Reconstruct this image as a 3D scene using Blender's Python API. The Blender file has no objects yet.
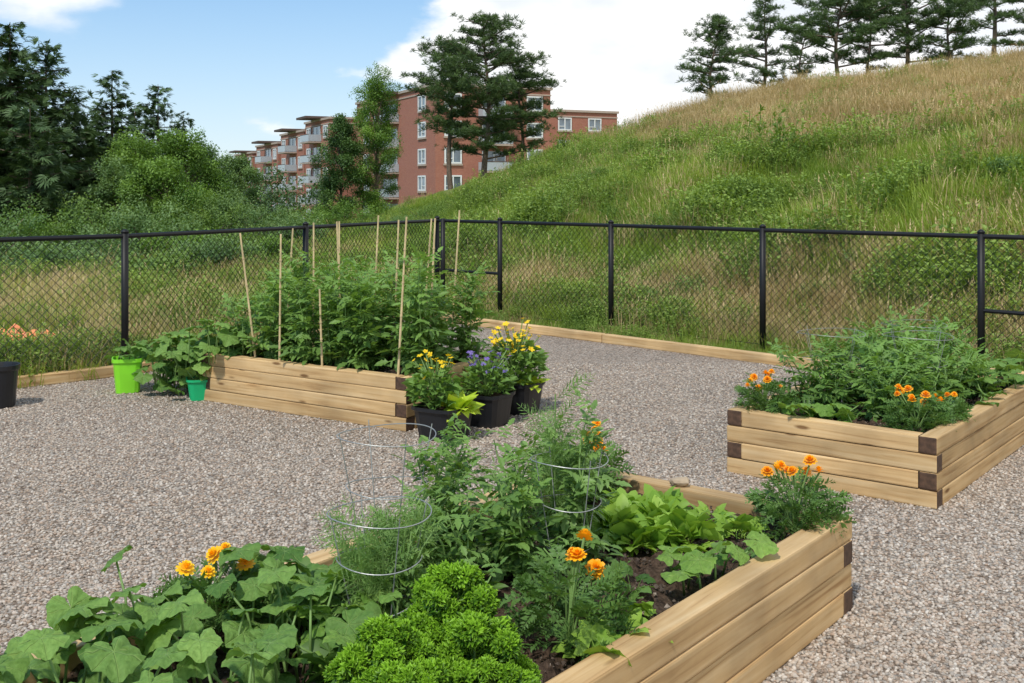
import bpy, math, random
import numpy as np
from mathutils import Vector, Matrix, noise as mn
R=np.random.default_rng(7); random.seed(7)
sc=bpy.context.scene
sc.view_settings.view_transform='Standard'; sc.view_settings.look='None'; sc.view_settings.exposure=0
PI=math.pi
# ---------------------------------------------------------------- materials
def newmat(name):
    m=bpy.data.materials.new(name); m.use_nodes=True; nt=m.node_tree; nt.nodes.clear()
    o=nt.nodes.new('ShaderNodeOutputMaterial'); return m,nt,o
def N(nt,t,**k):
    n=nt.nodes.new(t)
    for a,b in k.items(): setattr(n,a,b)
    return n
def ramp(nt,stops,interp='LINEAR'):
    r=N(nt,'ShaderNodeValToRGB'); e=r.color_ramp.elements; r.color_ramp.interpolation=interp
    while len(e)<len(stops): e.new(0.5)
    for i,(p,c) in enumerate(stops):
        e[i].position=p; e[i].color=(c[0],c[1],c[2],1)
    return r
def simple(name,col,rough=.6,metal=0,var=.15,scale=8,bump=0.0,spec=.5):
    m,nt,o=newmat(name); p=N(nt,'ShaderNodeBsdfPrincipled'); L=nt.links.new
    p.inputs['Roughness'].default_value=rough; p.inputs['Metallic'].default_value=metal
    p.inputs['Specular IOR Level'].default_value=spec
    tc=N(nt,'ShaderNodeTexCoord'); nz=N(nt,'ShaderNodeTexNoise'); nz.inputs['Scale'].default_value=scale; nz.inputs['Detail'].default_value=6
    L(tc.outputs['Object'],nz.inputs['Vector'])
    a=[max(0,c*(1-var)) for c in col]; b=[min(1,c*(1+var)) for c in col]
    r=ramp(nt,[(.3,a),(.7,b)]); L(nz.outputs['Fac'],r.inputs['Fac']); L(r.outputs['Color'],p.inputs['Base Color'])
    if bump:
        bp=N(nt,'ShaderNodeBump'); bp.inputs['Strength'].default_value=bump; bp.inputs['Distance'].default_value=.01
        L(nz.outputs['Fac'],bp.inputs['Height']); L(bp.outputs['Normal'],p.inputs['Normal'])
    L(p.outputs['BSDF'],o.inputs['Surface']); return m
def leafmat(name,dark,light,trans=.25,rough=.5,veins=False,inst=False):
    m,nt,o=newmat(name); L=nt.links.new
    at=N(nt,'ShaderNodeAttribute',attribute_name='tint')
    fac=at.outputs['Fac']
    if inst:
        oi=N(nt,'ShaderNodeObjectInfo'); ad=N(nt,'ShaderNodeMath',operation='MULTIPLY_ADD')
        L(oi.outputs['Random'],ad.inputs[0]); ad.inputs[1].default_value=.45
        g=N(nt,'ShaderNodeNewGeometry'); nz=N(nt,'ShaderNodeTexNoise'); nz.inputs['Scale'].default_value=.45; nz.inputs['Detail'].default_value=5; L(g.outputs['Position'],nz.inputs['Vector'])
        mr=N(nt,'ShaderNodeMapRange'); L(nz.outputs['Fac'],mr.inputs[0]); mr.inputs[1].default_value=.3; mr.inputs[2].default_value=.7; mr.inputs[3].default_value=-.25; mr.inputs[4].default_value=.3
        mu=N(nt,'ShaderNodeMath',operation='MULTIPLY_ADD'); L(fac,mu.inputs[0]); mu.inputs[1].default_value=.55; L(mr.outputs[0],mu.inputs[2])
        L(mu.outputs[0],ad.inputs[2]); fac=ad.outputs[0]
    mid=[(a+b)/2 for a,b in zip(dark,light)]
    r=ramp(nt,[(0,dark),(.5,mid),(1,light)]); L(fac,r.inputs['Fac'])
    col=r.outputs['Color']
    p=N(nt,'ShaderNodeBsdfPrincipled'); p.inputs['Roughness'].default_value=rough; p.inputs['Specular IOR Level'].default_value=.35
    if veins:
        uv=N(nt,'ShaderNodeUVMap'); sx=N(nt,'ShaderNodeSeparateXYZ'); L(uv.outputs['UV'],sx.inputs[0])
        a2=N(nt,'ShaderNodeMath',operation='ARCTAN2'); L(sx.outputs['Y'],a2.inputs[0]); L(sx.outputs['X'],a2.inputs[1])
        m1=N(nt,'ShaderNodeMath',operation='MULTIPLY'); L(a2.outputs[0],m1.inputs[0]); m1.inputs[1].default_value=3.5
        s=N(nt,'ShaderNodeMath',operation='SINE'); L(m1.outputs[0],s.inputs[0])
        ab=N(nt,'ShaderNodeMath',operation='ABSOLUTE'); L(s.outputs[0],ab.inputs[0])
        ln=N(nt,'ShaderNodeVectorMath',operation='LENGTH'); L(uv.outputs['UV'],ln.inputs[0])
        mm=N(nt,'ShaderNodeMath',operation='MULTIPLY'); L(ab.outputs[0],mm.inputs[0]); L(ln.outputs['Value'],mm.inputs[1])
        mr=N(nt,'ShaderNodeMapRange'); L(mm.outputs[0],mr.inputs[0]); mr.inputs[1].default_value=.0; mr.inputs[2].default_value=.045
        mr.inputs[3].default_value=.7; mr.inputs[4].default_value=0
        nz=N(nt,'ShaderNodeTexNoise'); nz.inputs['Scale'].default_value=9; nz.inputs['Detail'].default_value=4; L(uv.outputs['UV'],nz.inputs['Vector'])
        nr=ramp(nt,[(.3,(.75,.78,.7)),(.7,(1.18,1.15,1.2))]); L(nz.outputs['Fac'],nr.inputs['Fac'])
        m0=N(nt,'ShaderNodeMix',data_type='RGBA',blend_type='MULTIPLY'); m0.inputs[0].default_value=1; L(col,m0.inputs[6]); L(nr.outputs[0],m0.inputs[7])
        mx=N(nt,'ShaderNodeMix',data_type='RGBA'); L(mr.outputs[0],mx.inputs[0]); L(m0.outputs[2],mx.inputs[6])
        mx.inputs[7].default_value=(light[0]*1.5,light[1]*1.35,light[2]*1.7,1)
        col=mx.outputs[2]
        bp=N(nt,'ShaderNodeBump'); bp.inputs['Strength'].default_value=.6; bp.inputs['Distance'].default_value=.01
        ms=N(nt,'ShaderNodeMath',operation='SUBTRACT'); L(nz.outputs['Fac'],ms.inputs[0]); L(mr.outputs[0],ms.inputs[1])
        L(ms.outputs[0],bp.inputs['Height']); L(bp.outputs['Normal'],p.inputs['Normal'])
    L(col,p.inputs['Base Color'])
    t=N(nt,'ShaderNodeBsdfTranslucent'); 
    tm=N(nt,'ShaderNodeMix',data_type='RGBA',blend_type='MULTIPLY'); tm.inputs[0].default_value=1
    L(col,tm.inputs[6]); tm.inputs[7].default_value=(1.5,1.4,.6,1); L(tm.outputs[2],t.inputs['Color'])
    x=N(nt,'ShaderNodeMixShader'); x.inputs[0].default_value=trans
    L(p.outputs[0],x.inputs[1]); L(t.outputs[0],x.inputs[2]); L(x.outputs[0],o.inputs['Surface'])
    return m
def woodmat(name,c1,c2,c3):
    m,nt,o=newmat(name); L=nt.links.new; p=N(nt,'ShaderNodeBsdfPrincipled'); p.inputs['Roughness'].default_value=.75; p.inputs['Specular IOR Level'].default_value=.2
    tc=N(nt,'ShaderNodeTexCoord'); oi=N(nt,'ShaderNodeObjectInfo')
    cb=N(nt,'ShaderNodeVectorMath',operation='MULTIPLY_ADD'); 
    cx=N(nt,'ShaderNodeCombineXYZ'); 
    for i in range(3): L(oi.outputs['Random'],cx.inputs[i])
    L(cx.outputs[0],cb.inputs[0]); cb.inputs[1].default_value=(37,11,23); L(tc.outputs['Object'],cb.inputs[2])
    mp=N(nt,'ShaderNodeMapping'); mp.inputs['Scale'].default_value=(1.1,26,26); L(cb.outputs[0],mp.inputs['Vector'])
    nz=N(nt,'ShaderNodeTexNoise'); nz.inputs['Scale'].default_value=1.6; nz.inputs['Detail'].default_value=8; nz.inputs['Distortion'].default_value=.6; L(mp.outputs[0],nz.inputs['Vector'])
    r=ramp(nt,[(.28,c1),(.45,c2),(.72,c3)]); L(nz.outputs['Fac'],r.inputs['Fac'])
    mp2=N(nt,'ShaderNodeMapping'); mp2.inputs['Scale'].default_value=(2.4,9,9); L(cb.outputs[0],mp2.inputs['Vector'])
    vo=N(nt,'ShaderNodeTexVoronoi'); vo.inputs['Scale'].default_value=1.0; L(mp2.outputs[0],vo.inputs['Vector'])
    kr=ramp(nt,[(.06,(.24,.16,.11)),(.13,(1,1,1))]); L(vo.outputs['Distance'],kr.inputs['Fac'])
    mx=N(nt,'ShaderNodeMix',data_type='RGBA',blend_type='MULTIPLY'); mx.inputs[0].default_value=.85; L(r.outputs[0],mx.inputs[6]); L(kr.outputs[0],mx.inputs[7])
    n3=N(nt,'ShaderNodeTexNoise'); n3.inputs['Scale'].default_value=2.6; n3.inputs['Detail'].default_value=6; L(cb.outputs[0],n3.inputs['Vector'])
    r3=ramp(nt,[(.3,(.72,.70,.68)),(.62,(1.06,1.04,1.0))]); L(n3.outputs['Fac'],r3.inputs['Fac'])
    m3=N(nt,'ShaderNodeMix',data_type='RGBA',blend_type='MULTIPLY'); m3.inputs[0].default_value=1; L(mx.outputs[2],m3.inputs[6]); L(r3.outputs[0],m3.inputs[7])
    hv=N(nt,'ShaderNodeHueSaturation'); L(m3.outputs[2],hv.inputs['Color'])
    vr=N(nt,'ShaderNodeMapRange'); L(oi.outputs['Random'],vr.inputs[0]); vr.inputs[3].default_value=.76; vr.inputs[4].default_value=1.12; L(vr.outputs[0],hv.inputs['Value'])
    L(hv.outputs[0],p.inputs['Base Color'])
    bp=N(nt,'ShaderNodeBump'); bp.inputs['Strength'].default_value=.35; bp.inputs['Distance'].default_value=.003; L(nz.outputs['Fac'],bp.inputs['Height']); L(bp.outputs[0],p.inputs['Normal'])
    L(p.outputs[0],o.inputs['Surface']); return m
M_wood=woodmat('timber',(.38,.225,.10),(.58,.39,.19),(.68,.50,.28))
M_end=simple('timber_end_stain',(.085,.045,.025),.8,var=.4,scale=40)
M_bamboo=simple('bamboo',(.6,.46,.25),.5,var=.25,scale=12)
M_black=simple('black_coated_steel',(.010,.010,.011),.5,var=.1,spec=.3)
M_pot=simple('black_plastic',(.012,.013,.016),.35,var=.2,scale=5)
M_wire=simple('galvanised_wire',(.34,.35,.34),.5,metal=.5,var=.15)
M_bark=simple('bark',(.13,.095,.07),.9,var=.4,scale=14,bump=.5)
M_stem=simple('green_stem',(.16,.27,.07),.6,var=.25,scale=20)
M_lime=simple('lime_plastic',(.25,.72,.03),.35,var=.05)
M_teal=simple('green_plastic',(.01,.42,.16),.35,var=.05)
# ---------------------------------------------------------------- mesh builder
class MB:
    def __init__(s): s.V=[];s.L=[];s.C=[];s.T=[];s.U=[];s.M=[];s.n=0
    def raw(s,V,loops,counts,tint=.5,mat=0,uv=None):
        V=np.asarray(V,float); n=len(V); s.V.append(V); s.L.append(np.asarray(loops,int)+s.n); s.C.append(np.asarray(counts,int))
        s.T.append(np.full(n,tint) if np.isscalar(tint) else np.asarray(tint)); s.U.append(np.zeros((n,2)) if uv is None else uv)
        s.M.append(np.full(len(counts),mat)); s.n+=n
    def inst(s,tp,F,T,tint,mat=0):
        V,lo,co,uv,tv=tp; k=len(T); n=len(V)
        if k==0: return
        W=np.einsum('kij,nj->kni',F,V)+T[:,None,:]
        lo2=(lo[None,:]+n*np.arange(k)[:,None]).ravel()
        ti=(np.asarray(tint)[:,None]+tv[None,:]).ravel()
        s.raw(W.reshape(-1,3),lo2,np.tile(co,k),np.clip(ti,0,1),mat,np.tile(uv,(k,1)))
    def build(s,name,mats,smooth=False,link=True,parent=None):
        V=np.concatenate(s.V);L=np.concatenate(s.L);C=np.concatenate(s.C);T=np.concatenate(s.T);U=np.concatenate(s.U);Mi=np.concatenate(s.M)
        me=bpy.data.meshes.new(name); me.vertices.add(len(V)); me.vertices.foreach_set('co',V.ravel().astype(np.float32))
        me.loops.add(len(L)); me.loops.foreach_set('vertex_index',L.astype(np.int32))
        me.polygons.add(len(C)); st=np.concatenate([[0],np.cumsum(C)[:-1]])
        me.polygons.foreach_set('loop_start',st.astype(np.int32)); me.polygons.foreach_set('loop_total',C.astype(np.int32))
        me.polygons.foreach_set('material_index',Mi.astype(np.int32))
        me.polygons.foreach_set('use_smooth',np.full(len(C),smooth))
        a=me.attributes.new('tint','FLOAT','POINT'); a.data.foreach_set('value',T.astype(np.float32))
        ul=me.uv_layers.new(name='UVMap'); ul.data.foreach_set('uv',U[L].ravel().astype(np.float32))
        me.update(calc_edges=True); me.validate()
        for m in mats: me.materials.append(m)
        ob=bpy.data.objects.new(name,me)
        if link: sc.collection.objects.link(ob)
        if parent: ob.parent=parent
        return ob
    def tube(s,pts,rad,sides=6,closed=False,mat=0,tint=.5):
        P=np.asarray(pts,float); n=len(P); rad=np.broadcast_to(rad,(n,))
        if closed: D=np.roll(P,-1,0)-np.roll(P,1,0)
        else: D=np.gradient(P,axis=0)
        D/=np.linalg.norm(D,axis=1)[:,None]+1e-9
        ref=np.array([0,0,1.]) if abs(D[:,2]).mean()<.9 else np.array([1.,0,0])
        A=np.cross(D,ref); A/=np.linalg.norm(A,axis=1)[:,None]+1e-9; B=np.cross(D,A)
        th=np.arange(sides)*2*PI/sides
        V=(P[:,None,:]+rad[:,None,None]*(np.cos(th)[None,:,None]*A[:,None,:]+np.sin(th)[None,:,None]*B[:,None,:])).reshape(-1,3)
        lo=[];co=[]
        for i in range(n if closed else n-1):
            j=(i+1)%n
            for k in range(sides):
                k2=(k+1)%sides; lo+=[i*sides+k,i*sides+k2,j*sides+k2,j*sides+k]; co.append(4)
        if not closed:
            lo+=list(range(sides))[::-1]; co.append(sides); lo+=[(n-1)*sides+k for k in range(sides)]; co.append(sides)
        s.raw(V,lo,co,tint,mat)
    def box(s,c0,c1,mat=0,tint=.5):
        x0,y0,z0=c0;x1,y1,z1=c1
        V=np.array([[x0,y0,z0],[x1,y0,z0],[x1,y1,z0],[x0,y1,z0],[x0,y0,z1],[x1,y0,z1],[x1,y1,z1],[x0,y1,z1]],float)
        s.raw(V,[0,3,2,1,4,5,6,7,0,1,5,4,1,2,6,5,2,3,7,6,3,0,4,7],[4]*6,tint,mat)
def nrm(a): return a/(np.linalg.norm(a,axis=-1,keepdims=True)+1e-9)
def frames(D,roll,size,up=None):
    D=nrm(np.asarray(D,float)); k=len(D)
    upv=np.tile([0,0,1.],(k,1)) if up is None else up
    Y=np.cross(upv,D); bad=np.linalg.norm(Y,axis=1)<.05; Y[bad]=[0,1,0]; Y=nrm(Y); Z=np.cross(D,Y)
    c=np.cos(roll)[:,None]; s_=np.sin(roll)[:,None]
    Y2=c*Y+s_*Z; Z2=-s_*Y+c*Z
    return np.stack([D,Y2,Z2],axis=2)*np.asarray(size).reshape(-1,1,1)
def T_(V,faces,tv=None):
    V=np.array(V,float); lo=[i for f in faces for i in f]; co=[len(f) for f in faces]
    return (V,np.array(lo),np.array(co),V[:,:2].copy(),np.zeros(len(V)) if tv is None else np.array(tv))
def merge(tps):
    V=[];lo=[];co=[];uv=[];tv=[];n=0
    for t in tps: V.append(t[0]);lo.append(t[1]+n);co.append(t[2]);uv.append(t[3]);tv.append(t[4]);n+=len(t[0])
    return tuple(np.concatenate(a) for a in (V,lo,co,uv,tv))
def xf(t,F,o,dt=0):
    return (t[0]@np.asarray(F).T+np.asarray(o),t[1],t[2],t[3],t[4]+dt)
def rotz(a): c,s=math.cos(a),math.sin(a); return np.array([[c,-s,0],[s,c,0],[0,0,1.]])
def roty(a): c,s=math.cos(a),math.sin(a); return np.array([[c,0,s],[0,1.,0],[-s,0,c]])
def rotx(a): c,s=math.cos(a),math.sin(a); return np.array([[1.,0,0],[0,c,-s],[0,s,c]])
def diamond(w=.25,fold=.07,droop=.1):
    return T_([(0,0,0),(.45,w,fold),(1,0,-droop),(.45,-w,fold),(.5,0,0)],[(0,3,4),(0,4,1),(4,3,2),(4,2,1)])
def serr(w=.28,droop=.15):
    n=4; xs=np.linspace(0,1,n+1); V=[(0,0,0)]; mid=[0]
    prof=[0,.85,1,.6,0]
    for i in range(1,n): V.append((xs[i],0,-droop*xs[i]**2)); mid.append(len(V)-1)
    V.append((1,0,-droop)); mid.append(len(V)-1)
    F=[]
    for sgn in (1,-1):
        pr=0
        for i in range(1,n):
            V.append((xs[i]-.03,sgn*w*prof[i],-droop*xs[i]**2+.06)); a=len(V)-1
            V.append((xs[i]+.08,sgn*w*prof[i]*.68,-droop*xs[i]**2+.04)); b=len(V)-1
            f=[mid[i-1],pr,a,b,mid[i]] if i>1 else [0,a,b,mid[1]]
            if sgn>0: f=f[::-1]
            F.append([q for j,q in enumerate(f) if q not in f[:j]]); pr=b
        f=[mid[n-1],pr,mid[n]]; 
        if sgn>0: f=f[::-1]
        F.append(f)
    return T_(V,F)
D1=diamond(); SER=serr(); OV=diamond(.34,.09,.18)
def compound(k=3,leaf=SER,ls=.36):
    ps=[xf(leaf,np.eye(3)*ls*1.1,(.62,0,-.1))]
    for i in range(k):
        x=.15+.5*i/k; sz=ls*(.75+.25*math.sin(i*2.1))
        for sg in (1,-1):
            ps.append(xf(leaf,rotz(sg*1.15)@rotx(sg*.35)@roty(.3)*sz,(x+.03*sg,0,-.15*x),R.uniform(-.12,.12)))
    w=.012; ps.append(T_([(0,w,0),(0,-w,0),(.65,-w,-.1),(.65,w,-.1)],[(0,1,2,3)],[.4]*4))
    return merge(ps)
TOM=compound(3); TOM2=compound(2,SER,.42)
def trifol():
    w=.012; ps=[T_([(0,w,0),(0,-w,0),(.5,-w,0),(.5,w,0)],[(0,1,2,3)],[.4]*4)]
    b=serr(.42,.2)
    for a in (0,1.3,-1.3): ps.append(xf(b,rotz(a)@roty(.25)*.5,(.5,0,0),R.uniform(-.1,.1)))
    return merge(ps)
TRI=trifol()
def fern(k=8,w=.05,l=.3):
    ps=[]; dd=diamond(w/l*1.3,.02,.1)
    for i in range(k):
        x=.1+.85*i/k; sz=l*math.sin(PI*(.2+.75*i/k))
        for sg in (1,-1):
            ps.append(xf(dd,rotz(sg*.95)@roty(R.uniform(-.5,.5))*sz,(x,0,-.2*x*x)))
    ps.append(T_([(0,.008,0),(0,-.008,0),(1,-.004,-.2),(1,.004,-.2)],[(0,1,2,3)]))
    return merge(ps)
FERN=fern(8); DILL=merge([xf(fern(7,.016,.3),rotx(R.uniform(0,3))*R.uniform(.5,.9)@roty(R.uniform(-.5,.5)),(R.uniform(0,.35),0,0)) for _ in range(4)])
def squash(seed=0):
    r_=np.random.default_rng(seed); na=38; rings=[.22,.45,.72,1.0]; V=[(0,0,0)];F=[]; tv=[.1]
    ph=r_.uniform(0,6); lob=r_.uniform(.04,.09)
    for q in rings:
        for j in range(na):
            th=-PI+2*PI*(j+.5)/na
            rr=.5*(1+lob*math.cos(5*th)+.022*math.cos(19*th+ph)+.03*math.cos(2*th+ph))*(1-.5*math.exp(-((abs(th)-PI)/.2)**2))*(1+.07*math.cos(th))
            rr*=q
            z=-.42*rr*rr+.05*q*math.sin(3*th+ph)+.04*q*math.sin(8*th+ph)*(q>.5)+.05*abs(math.sin(th))*q+.02*r_.normal()*(q>.3)
            V.append((rr*math.cos(th),rr*math.sin(th),z)); tv.append(.08*math.cos(7*th)*q-.06*q)
    for j in range(na-1):
        a,b=1+j,2+j
        F.append((0,a,b))
        for k in range(3): F.append((a+k*na,a+(k+1)*na,b+(k+1)*na,b+k*na))
    return T_(V,F,tv)
SQ=[squash(i) for i in range(6)]
def curl(seed):
    r_=np.random.default_rng(seed); n=11; V=[(0,0,-.35)]; tv=[-.6]
    for j in range(n): 
        a=2*PI*j/n; V.append((.28*math.cos(a),.28*math.sin(a),-.05+.14*(j%2))); tv.append(-.15)
    for j in range(n): 
        a=2*PI*j/n; r=.5+.1*r_.normal(); V.append((r*math.cos(a),r*math.sin(a),(.38 if j%2 else -.2)+.08*r_.normal())); tv.append(.32 if j%2 else -.25)
    F=[(0,1+j,1+(j+1)%n) for j in range(n)]+[(1+j,1+n+j,1+n+(j+1)%n,1+(j+1)%n) for j in range(n)]
    return T_(V,F,tv)
CURLS=[curl(i) for i in range(3)]
def pom(n=9,layers=4):
    ps=[]
    for l in range(layers):
        t=l/(layers-1); el=.15+1.2*t; 
        d=T_([(0,0,0),(.7,.26,.02),(1,.16,-.06),(1,-.16,-.06),(.7,-.26,.02)],[(0,4,3,2,1)],[-.3,.1,.2,.2,.1])
        for j in range(n-l):
            ps.append(xf(d,rotz(2*PI*(j+l*.5)/(n-l))@roty(-el)*(1-.3*t),(0,0,.1*l)))
    return merge(ps)
POM=pom()
def flower5():
    ps=[]
    d=T_([(0,0,0),(.6,.35,.15),(1,.2,.05),(1,-.2,.05),(.6,-.35,.15)],[(0,4,3,2,1)],[-.3,0,.1,.1,0])
    for j in range(5): ps.append(xf(d,rotz(2*PI*j/5)@roty(-.35),(0,0,0)))
    return merge(ps)
FL5=flower5()
def spray(n=7,w=.07,spread=1.2,zj=.25):
    ps=[]; d=T_([(0,0,0),(.5,w,0),(1,0,-.06),(.5,-w,0)],[(0,3,2,1)])
    for j in range(n):
        a=-spread+2*spread*j/(n-1); ps.append(xf(d,rotz(a)@roty(R.uniform(-zj,zj))*(1-.35*abs(a)/spread),(.1*j/n,0,0),R.uniform(-.1,.1)))
    return merge(ps)
SPR=spray(9,.09)
def needleball(n=26,w=.055):
    ps=[]; d=T_([(0,0,0),(.5,w,0),(1,0,0),(.5,-w,0)],[(0,3,2,1)])
    for j in range(n):
        a=R.uniform(0,2*PI); e=R.uniform(-.25,1.3); ps.append(xf(d,rotz(a)@roty(-e)@rotx(R.uniform(0,3))*R.uniform(.6,1),(0,0,0),.25*math.sin(e)-.1))
    return merge(ps)
NB=needleball()
def cluster(n=12,ls=.3):
    ps=[]
    for j in range(n):
        v=R.normal(size=3); v=v/np.linalg.norm(v)*R.uniform(.3,1)
        ps.append(xf(D1,rotz(R.uniform(0,6.3))@roty(R.uniform(-.9,.9))@rotx(R.uniform(-.8,.8))*ls*R.uniform(.7,1.2),v*[1,1,.7],R.uniform(-.15,.15)+.12*v[2]))
    return merge(ps)
CL=cluster(14,.42)
# ---------------------------------------------------------------- colours
G_tom=leafmat('tomato_leaf',(.065,.145,.03),(.22,.375,.085),.32)
G_squash=leafmat('squash_leaf',(.085,.19,.035),(.24,.40,.09),.28,.65,veins=True)
G_light=leafmat('bright_leaf',(.16,.31,.03),(.36,.54,.09),.3,.5)
G_pars=leafmat('parsley_leaf',(.015,.08,.003),(.29,.54,.03),.15,.5)
G_fine=leafmat('feathery_leaf',(.10,.20,.05),(.25,.40,.11),.3)
G_mar=leafmat('marigold_leaf',(.05,.12,.025),(.14,.26,.06),.3)
F_or=leafmat('orange_petal',(.75,.2,.003),(1.0,.52,.01),.2)
F_yl=leafmat('yellow_petal',(.8,.5,.01),(1.0,.76,.03),.25)
F_pu=leafmat('purple_petal',(.12,.08,.35),(.3,.22,.6),.25)
G_lime=leafmat('lime_vine_leaf',(.35,.5,.03),(.6,.72,.08),.3)
# ---------------------------------------------------------------- terrain
FP=[(-9,4.3),(-4.9,8.0),(-3.36,9.4),(-2.21,11.6),(-.98,14.2),(-.15,13.45),(1.12,12.25),(2.5,10.8),(4.05,9.35),(5.6,7.85),(7.1,6.4)]
YP=[(-9,4.3),(-4.85,8.0),(-3.3,9.4),(-2.14,11.6),(-1.24,13.58),(-.56,12.9),(2.5,9.85),(4.9,7.45),(9,3.35),(9,-6),(-9,-6)]
FENCEPOLY=FP+[(9,4.5),(9,-6),(-9,-6)]
def inpoly(x,y,P):
    x=np.asarray(x,float);y=np.asarray(y,float); r=np.zeros(x.shape,bool); n=len(P)
    for i in range(n):
        x1,y1=P[i];x2,y2=P[(i+1)%n]
        c=((y1>y)!=(y2>y))&(x<(x2-x1)*(y-y1)/((y2-y1)+1e-12)+x1); r^=c
    return r
def ss(t): t=np.clip(t,0,1); return t*t*(3-2*t)
def vn(x,y,s,seed=0):
    x=np.asarray(x,float)*s+seed*17.3;y=np.asarray(y,float)*s+seed*5.1
    xi=np.floor(x);yi=np.floor(y);fx=ss(x-xi);fy=ss(y-yi)
    h=lambda a,b:(np.sin(a*127.1+b*311.7)*43758.5453)%1.0
    return (h(xi,yi)*(1-fx)+h(xi+1,yi)*fx)*(1-fy)+(h(xi,yi+1)*(1-fx)+h(xi+1,yi+1)*fx)*fy
def terr(x,y):
    x=np.asarray(x,float);y=np.asarray(y,float)
    p1=.375*x+.0776*y-1.05; p2=.10*x+.128*y-.9
    k=.6; m=-k*np.log(np.exp(-p1/k)+np.exp(-p2/k)+1e-12)
    m=np.minimum(m,9)
    z=.25*np.log1p(np.exp(np.clip(m/.25,-30,30)))
    s=((x+y)-13.3)*.707
    z=z*ss(s/6.0)
    z=z*(1-ss((y-41)/45.0))-4*ss((y-48)/45.0)
    out=ss(s/3)
    z=z+(vn(x,y,.35,1)-.5)*.5*out+(vn(x,y,1.1,2)-.5)*.25*out
    left=ss((-x-3-.2*y)/6)*ss((y-8)/8)
    z=z+left*(-.25+(vn(x,y,.3,4)-.5)*.4)
    return z
def mk_axis(lo,hi,fine0,fine1,st):
    a=list(np.arange(fine0,fine1+.01,st)); s=st; v=fine0
    b=[]
    while v>lo: s*=1.25; v-=s; b.append(v)
    s=st; v=fine1;c=[]
    while v<hi: s*=1.25; v+=s; c.append(v)
    return np.array(b[::-1]+a+c)
xs=mk_axis(-900,900,-22,30,.4); ys=mk_axis(-300,1500,-2,60,.4)
X,Y=np.meshgrid(xs,ys); Z=terr(X,Y)-.03
mb=MB(); nx=len(xs);ny=len(ys)
ii=(np.arange(ny-1)[:,None]*nx+np.arange(nx-1)[None,:]).ravel()
lo=np.stack([ii,ii+1,ii+nx+1,ii+nx],1).ravel()
mb.raw(np.stack([X.ravel(),Y.ravel(),Z.ravel()],1),lo,[4]*len(ii))
def groundmat():
    m,nt,o=newmat('meadow_soil'); L=nt.links.new; p=N(nt,'ShaderNodeBsdfPrincipled'); p.inputs['Roughness'].default_value=1; p.inputs['Specular IOR Level'].default_value=.1
    g=N(nt,'ShaderNodeNewGeometry')
    nz=N(nt,'ShaderNodeTexNoise'); nz.inputs['Scale'].default_value=.6; nz.inputs['Detail'].default_value=10; nz.inputs['Roughness'].default_value=.7; L(g.outputs['Position'],nz.inputs['Vector'])
    r=ramp(nt,[(.3,(.10,.16,.03)),(.5,(.16,.21,.05)),(.62,(.23,.22,.08)),(.75,(.3,.25,.12))]); L(nz.outputs['Fac'],r.inputs['Fac'])
    L(r.outputs[0],p.inputs['Base Color']); L(p.outputs[0],o.inputs['Surface'])
    n2=N(nt,'ShaderNodeTexNoise'); n2.inputs['Scale'].default_value=14; n2.inputs['Detail'].default_value=6; L(g.outputs['Position'],n2.inputs['Vector'])
    b=N(nt,'ShaderNodeBump'); b.inputs['Strength'].default_value=1; b.inputs['Distance'].default_value=.08; L(n2.outputs['Fac'],b.inputs['Height']); L(b.outputs[0],p.inputs['Normal'])
    return m
mb.build('ground',[groundmat()],smooth=True)
# gravel
def gravelmat(inst=False):
    m,nt,o=newmat('pea_gravel_stone' if inst else 'pea_gravel'); L=nt.links.new; p=N(nt,'ShaderNodeBsdfPrincipled'); p.inputs['Roughness'].default_value=.85; p.inputs['Specular IOR Level'].default_value=.25
    stops=[(0,(.165,.135,.11)),(.15,(.36,.275,.205)),(.3,(.46,.39,.315)),(.45,(.28,.255,.225)),(.6,(.52,.445,.365)),(.72,(.40,.295,.22)),(.86,(.60,.54,.465)),(1,(.33,.29,.245))]
    r=ramp(nt,stops)
    if inst:
        oi=N(nt,'ShaderNodeObjectInfo'); L(oi.outputs['Random'],r.inputs['Fac']); L(r.outputs[0],p.inputs['Base Color']); L(p.outputs[0],o.inputs['Surface']); return m
    g=N(nt,'ShaderNodeNewGeometry'); 
    v=N(nt,'ShaderNodeTexVoronoi'); v.inputs['Scale'].default_value=70; L(g.outputs['Position'],v.inputs['Vector'])
    sp=N(nt,'ShaderNodeSeparateColor'); L(v.outputs['Color'],sp.inputs[0]); L(sp.outputs[0],r.inputs['Fac'])
    e=ramp(nt,[(.3,(1,1,1)),(.8,(.36,.33,.3))]); L(v.outputs['Distance'],e.inputs['Fac'])
    mx=N(nt,'ShaderNodeMix',data_type='RGBA',blend_type='MULTIPLY'); mx.inputs[0].default_value=1; L(r.outputs[0],mx.inputs[6]); L(e.outputs[0],mx.inputs[7])
    nz=N(nt,'ShaderNodeTexNoise'); nz.inputs['Scale'].default_value=.9; nz.inputs['Detail'].default_value=5; L(g.outputs['Position'],nz.inputs['Vector'])
    r2=ramp(nt,[(.3,(.86,.85,.84)),(.7,(1.12,1.1,1.08))]); L(nz.outputs['Fac'],r2.inputs['Fac'])
    m2=N(nt,'ShaderNodeMix',data_type='RGBA',blend_type='MULTIPLY'); m2.inputs[0].default_value=1; L(mx.outputs[2],m2.inputs[6]); L(r2.outputs[0],m2.inputs[7])
    L(m2.outputs[2],p.inputs['Base Color'])
    b=N(nt,'ShaderNodeBump'); b.inputs['Strength'].default_value=.9; b.inputs['Distance'].default_value=.010; b.invert=True; L(v.outputs['Distance'],b.inputs['Height']); L(b.outputs[0],p.inputs['Normal'])
    L(p.outputs[0],o.inputs['Surface']); return m
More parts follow.
